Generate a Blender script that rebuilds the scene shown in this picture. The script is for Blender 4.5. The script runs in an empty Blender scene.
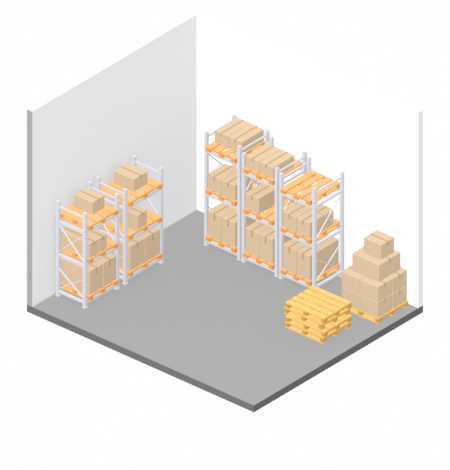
import bpy, math
from mathutils import Vector, Matrix
S=bpy.context.scene
S.view_settings.view_transform='Standard'
S.view_settings.look='None'

def hexlin(h):
    h=h.lstrip('#'); o=[]
    for i in (0,2,4):
        c=int(h[i:i+2],16)/255
        o.append(c/12.92 if c<=.04045 else ((c+.055)/1.055)**2.4)
    return o
def mat(name,h,k=.42,noise=0.0,scale=6,rough=.9):
    """flat matte paint; k = albedo factor (illumination in the scene is > 1)"""
    m=bpy.data.materials.new(name); m.use_nodes=True
    nt=m.node_tree; b=nt.nodes['Principled BSDF']
    c=[min(.97,v*k) for v in hexlin(h)]
    b.inputs['Roughness'].default_value=rough
    b.inputs['Specular IOR Level'].default_value=0.0
    if noise>0:
        n=nt.nodes.new('ShaderNodeTexNoise'); n.inputs['Scale'].default_value=scale
        tc=nt.nodes.new('ShaderNodeTexCoord'); nt.links.new(tc.outputs['Object'],n.inputs['Vector'])
        r=nt.nodes.new('ShaderNodeValToRGB')
        r.color_ramp.elements[0].position=.3; r.color_ramp.elements[1].position=.7
        r.color_ramp.elements[0].color=(*[v*(1-noise) for v in c],1)
        r.color_ramp.elements[1].color=(*[min(.98,v*(1+noise)) for v in c],1)
        nt.links.new(n.outputs['Fac'],r.inputs['Fac']); nt.links.new(r.outputs['Color'],b.inputs['Base Color'])
    else: b.inputs['Base Color'].default_value=(*c,1)
    return m

K=.175
M={
 'floor':mat('floor_concrete','#a8a8a8',.18,.006,3),
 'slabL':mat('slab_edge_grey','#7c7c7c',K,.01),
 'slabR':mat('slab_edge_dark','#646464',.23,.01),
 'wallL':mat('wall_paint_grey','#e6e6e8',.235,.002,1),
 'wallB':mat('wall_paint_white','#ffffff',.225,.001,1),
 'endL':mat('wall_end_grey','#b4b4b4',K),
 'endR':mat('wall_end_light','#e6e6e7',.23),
 'steel':mat('rack_white_steel','#dedee5',.195,.01),
 'card':mat('cardboard','#dfc5a4',.190,.008,5),
 'tape':mat('parcel_tape','#c9a982',.190),
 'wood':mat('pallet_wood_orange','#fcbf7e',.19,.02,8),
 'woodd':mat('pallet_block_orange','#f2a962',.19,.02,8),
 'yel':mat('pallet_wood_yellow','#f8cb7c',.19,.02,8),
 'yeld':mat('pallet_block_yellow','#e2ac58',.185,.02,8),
}

class B:
    def __init__(s): s.v=[];s.f=[];s.mi=[];s.m=[]
    def _m(s,k):
        if k not in s.m: s.m.append(k)
        return s.m.index(k)
    def box(s,a,b,k,sides=None,mtx=None):
        x0,y0,z0=a;x1,y1,z1=b;n=len(s.v)
        vs=[(x0,y0,z0),(x1,y0,z0),(x1,y1,z0),(x0,y1,z0),(x0,y0,z1),(x1,y0,z1),(x1,y1,z1),(x0,y1,z1)]
        if mtx: vs=[tuple(mtx@Vector(v)) for v in vs]
        s.v+=vs
        fs={'b':(0,3,2,1),'t':(4,5,6,7),'f':(0,1,5,4),'r':(1,2,6,5),'k':(2,3,7,6),'l':(3,0,4,7)}
        for q,f in fs.items():
            s.f.append([n+i for i in f]); s.mi.append(s._m((sides or {}).get(q,k)))
    def bar(s,p,q,w,k):
        p=Vector(p);q=Vector(q);d=q-p
        m=Matrix.Translation(p)@d.to_track_quat('Z','Y').to_matrix().to_4x4()
        s.box((-w/2,-w/2,0),(w/2,w/2,d.length),k,mtx=m)
    def make(s,name,loc=(0,0,0),rot=0,bevel=0):
        me=bpy.data.meshes.new(name); me.from_pydata(s.v,[],s.f)
        for k in s.m: me.materials.append(M[k])
        for p,i in zip(me.polygons,s.mi): p.material_index=i
        me.update()
        o=bpy.data.objects.new(name,me); S.collection.objects.link(o)
        o.location=loc; o.rotation_euler=(0,0,rot)
        if bevel:
            b=o.modifiers.new('bevel','BEVEL'); b.width=bevel; b.segments=2; b.limit_method='ANGLE'
        return o

# ---------------- room ----------------
LX,LY,H,T=7.15,6.15,5.42,.17
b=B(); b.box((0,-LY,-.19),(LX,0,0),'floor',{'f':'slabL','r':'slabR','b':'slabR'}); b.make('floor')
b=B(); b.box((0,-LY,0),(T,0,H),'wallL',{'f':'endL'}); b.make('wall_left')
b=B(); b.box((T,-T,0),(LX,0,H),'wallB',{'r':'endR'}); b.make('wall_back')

# ---------------- builders ----------------
def pallet(w,d,h,c='wood',cd='woodd',n=5,along='x'):
    """w along X, d along Y; top boards run along 'along'"""
    b=B(); t=h*.2
    if along=='y': W,D=d,w
    else: W,D=w,d
    def bx(a,e,k):
        if along=='x': b.box(a,e,k)
        else: b.box((a[1],a[0],a[2]),(e[1],e[0],e[2]),k)
    pw=D/(n+(n-1)*.4)
    for i in range(n):
        y=i*pw*1.4
        bx((0,y,h-t),(W,y+pw,h),c)
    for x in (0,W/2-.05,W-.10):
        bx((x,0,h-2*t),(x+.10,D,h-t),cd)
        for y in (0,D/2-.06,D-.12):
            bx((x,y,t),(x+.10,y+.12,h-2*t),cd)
    for y in (0,D/2-.06,D-.12):
        bx((0,y,0),(W,y+.12,t),c)
    return b

def carton(w,d,h,tape='x'):
    b=B(); e=.004; tw=.055
    b.box((0,0,0),(w,d,h),'card')
    if tape=='x':
        b.box((-e,d/2-tw/2,h*.72),(w+e,d/2+tw/2,h+e),'tape')
    else:
        b.box((w/2-tw/2,-e,h*.72),(w/2+tw/2,d+e,h+e),'tape')
    return b

def rack(w,d,h,levels):
    """local: length along X, depth along Y"""
    b=B(); p=.08
    for x in (0,w-p):
        for y in (0,d-p):
            b.box((x,y,0),(x+p,y+p,h),'steel')
            b.box((x-.012,y-.012,0),(x+p+.012,y+p+.012,.025),'steel')
    for z in levels:
        for y in (.01,d-p+.01):
            b.box((p,y,z-.09),(w-p,y+.06,z),'steel')
        for x in (.01,w-p+.01):
            b.box((x,p,z-.08),(x+.06,d-p,z-.02),'steel')
    spans=[(levels[0]+.04,levels[1]-.42),(levels[1]+.04,levels[2]-.12)]
    for x in (p/2,w-p/2):
        for z0,z1 in spans:
            b.bar((x-.012,p*.7,z0),(x-.012,d-p*.7,z1),.024,'steel')
            b.bar((x+.012,d-p*.7,z0),(x+.012,p*.7,z1),.024,'steel')
        b.bar((x,p/2,h-.14),(x,d-p/2,h-.14),.04,'steel')
    return b

PH=.14
def place(kind,x0,y0,w,d,fills,LV,HR):
    if kind=='x':
        rack(w,d,HR,LV).make('storage_rack',(x0,y0,0))
    else:
        rack(w,d,HR,LV).make('storage_rack',(x0+d,y0,0),math.pi/2)
    p=.10
    for z,f in zip(LV,fills):
        if kind=='x':
            px,py,pw,pd=x0+p,y0-.06,w-2*p,d+.05
        else:
            px,py,pw,pd=x0-.02,y0+p,d+.08,w-2*p
        pallet(pw,pd,PH,n=4,along='x' if kind=='y' else 'y').make('wooden_pallet',(px,py,z+.001))
        for (a,c,e,g,hh,tp) in f:
            carton(pw*(e-a)-.012,pd*(g-c)-.012,hh,tp).make('cardboard_box',(px+pw*a+.006,py+pd*c+.006,z+PH+.003),bevel=.006)

LA=[.18,1.20,2.12]
place('y',.25,-5.38,1.24,.92,[
  [(0.03,.03,.97,.5,.66,'x'),(0.03,.5,.97,.97,.66,'x')],
  [(0.05,.03,.97,.34,.40,'x'),(0.05,.34,.97,.64,.40,'x')],
  [(0.12,.42,.70,.86,.34,'x')]],LA,2.62)
place('y',.25,-3.92,1.38,.92,[
  [(0.03,.03,.97,.5,.68,'x'),(0.03,.5,.97,.97,.68,'x')],
  [(0.05,.26,.97,.56,.40,'x')],
  [(0.12,.36,.75,.80,.34,'x')]],LA,2.62)
D=1.08; RY=-T-D-.035
for i,(x,h) in enumerate(((1.37,3.14),(2.55,3.00),(3.73,2.90))):
    tops=[ [(.03,.25,.5,.97,.32,'y'),(.5,.25,.97,.97,.32,'y')],
           [(.03,.05,.5,.74,.32,'y'),(.5,.05,.97,.74,.32,'y')],
           [] ][i]
    mids=[ [(.03,.03,.5,.6,.42,'y'),(.5,.03,.97,.6,.42,'y')],
           [(.03,.03,.5,.6,.42,'y')],
           [(.03,.03,.5,.8,.42,'y'),(.5,.03,.97,.8,.42,'y')] ][i]
    lv=[.18,.18+(h-.70)*.53,h-.48]
    place('x',x,RY,1.12,D,[
      [(.03,.03,.5,.97,.68,'y'),(.5,.03,.97,.97,.68,'y')],
      mids,tops],lv,h)

# pallet stack
z=.001
offs=[(0,0,0),(.05,-.03,.02),(-.05,.03,-.02),(.02,0,.015)]
for dx,dy,r in offs:
    pallet(1.2,1.02,.175,'yel','yeld',5,'x').make('wooden_pallet',(5.33+dx,-2.92+dy,z),r); z+=.177

# carton stack on pallet
pallet(1.17,1.09,.16,'yel','yeld',5,'x').make('wooden_pallet',(5.75,-1.36,.001))
z=.163
for l in range(2):
    for i in range(2):
        for j in range(2):
            carton(.565,.525,.42,'x').make('cardboard_box',(5.755+i*.575,-1.35+j*.535,z),bevel=.006)
    z+=.43
carton(.84,.78,.46,'x').make('cardboard_box',(5.92,-1.15,z),bevel=.006); z+=.47
carton(.54,.48,.40,'x').make('cardboard_box',(6.10,-.94,z),bevel=.006)

# ---------------- light ----------------
w=bpy.data.worlds.new('World'); S.world=w; w.use_nodes=True
bg=w.node_tree.nodes['Background']; bg.inputs[0].default_value=(1,1,1,1); bg.inputs[1].default_value=1.0
def sun(name,frm,st,shadow,ang=20):
    l=bpy.data.lights.new(name,'SUN'); l.energy=st; l.angle=math.radians(ang)
    l.use_shadow=shadow
    o=bpy.data.objects.new(name,l); S.collection.objects.link(o)
    o.rotation_euler=Vector(frm).to_track_quat('Z','Y').to_euler(); o.location=Vector(frm)*12
sun('sun_key',(.45,-.62,.75),24.0,False)

# ---------------- camera ----------------
th=math.radians(40.9); e=math.asin(.513); k=42
f=Vector((-math.sin(th)*math.cos(e),math.cos(th)*math.cos(e),-math.sin(e)))
dx=(225-196.0)/k; dy=(235-204.5)/(k*.513)
P=Vector((dx*math.cos(th)+dy*math.sin(th),dx*math.sin(th)-dy*math.cos(th),0))
c=bpy.data.cameras.new('camera'); c.type='ORTHO'; c.ortho_scale=470/k
co=bpy.data.objects.new('camera',c); S.collection.objects.link(co)
co.location=P-f*30; co.rotation_euler=(-f).to_track_quat('Z','Y').to_euler()
c.clip_end=200
S.camera=co
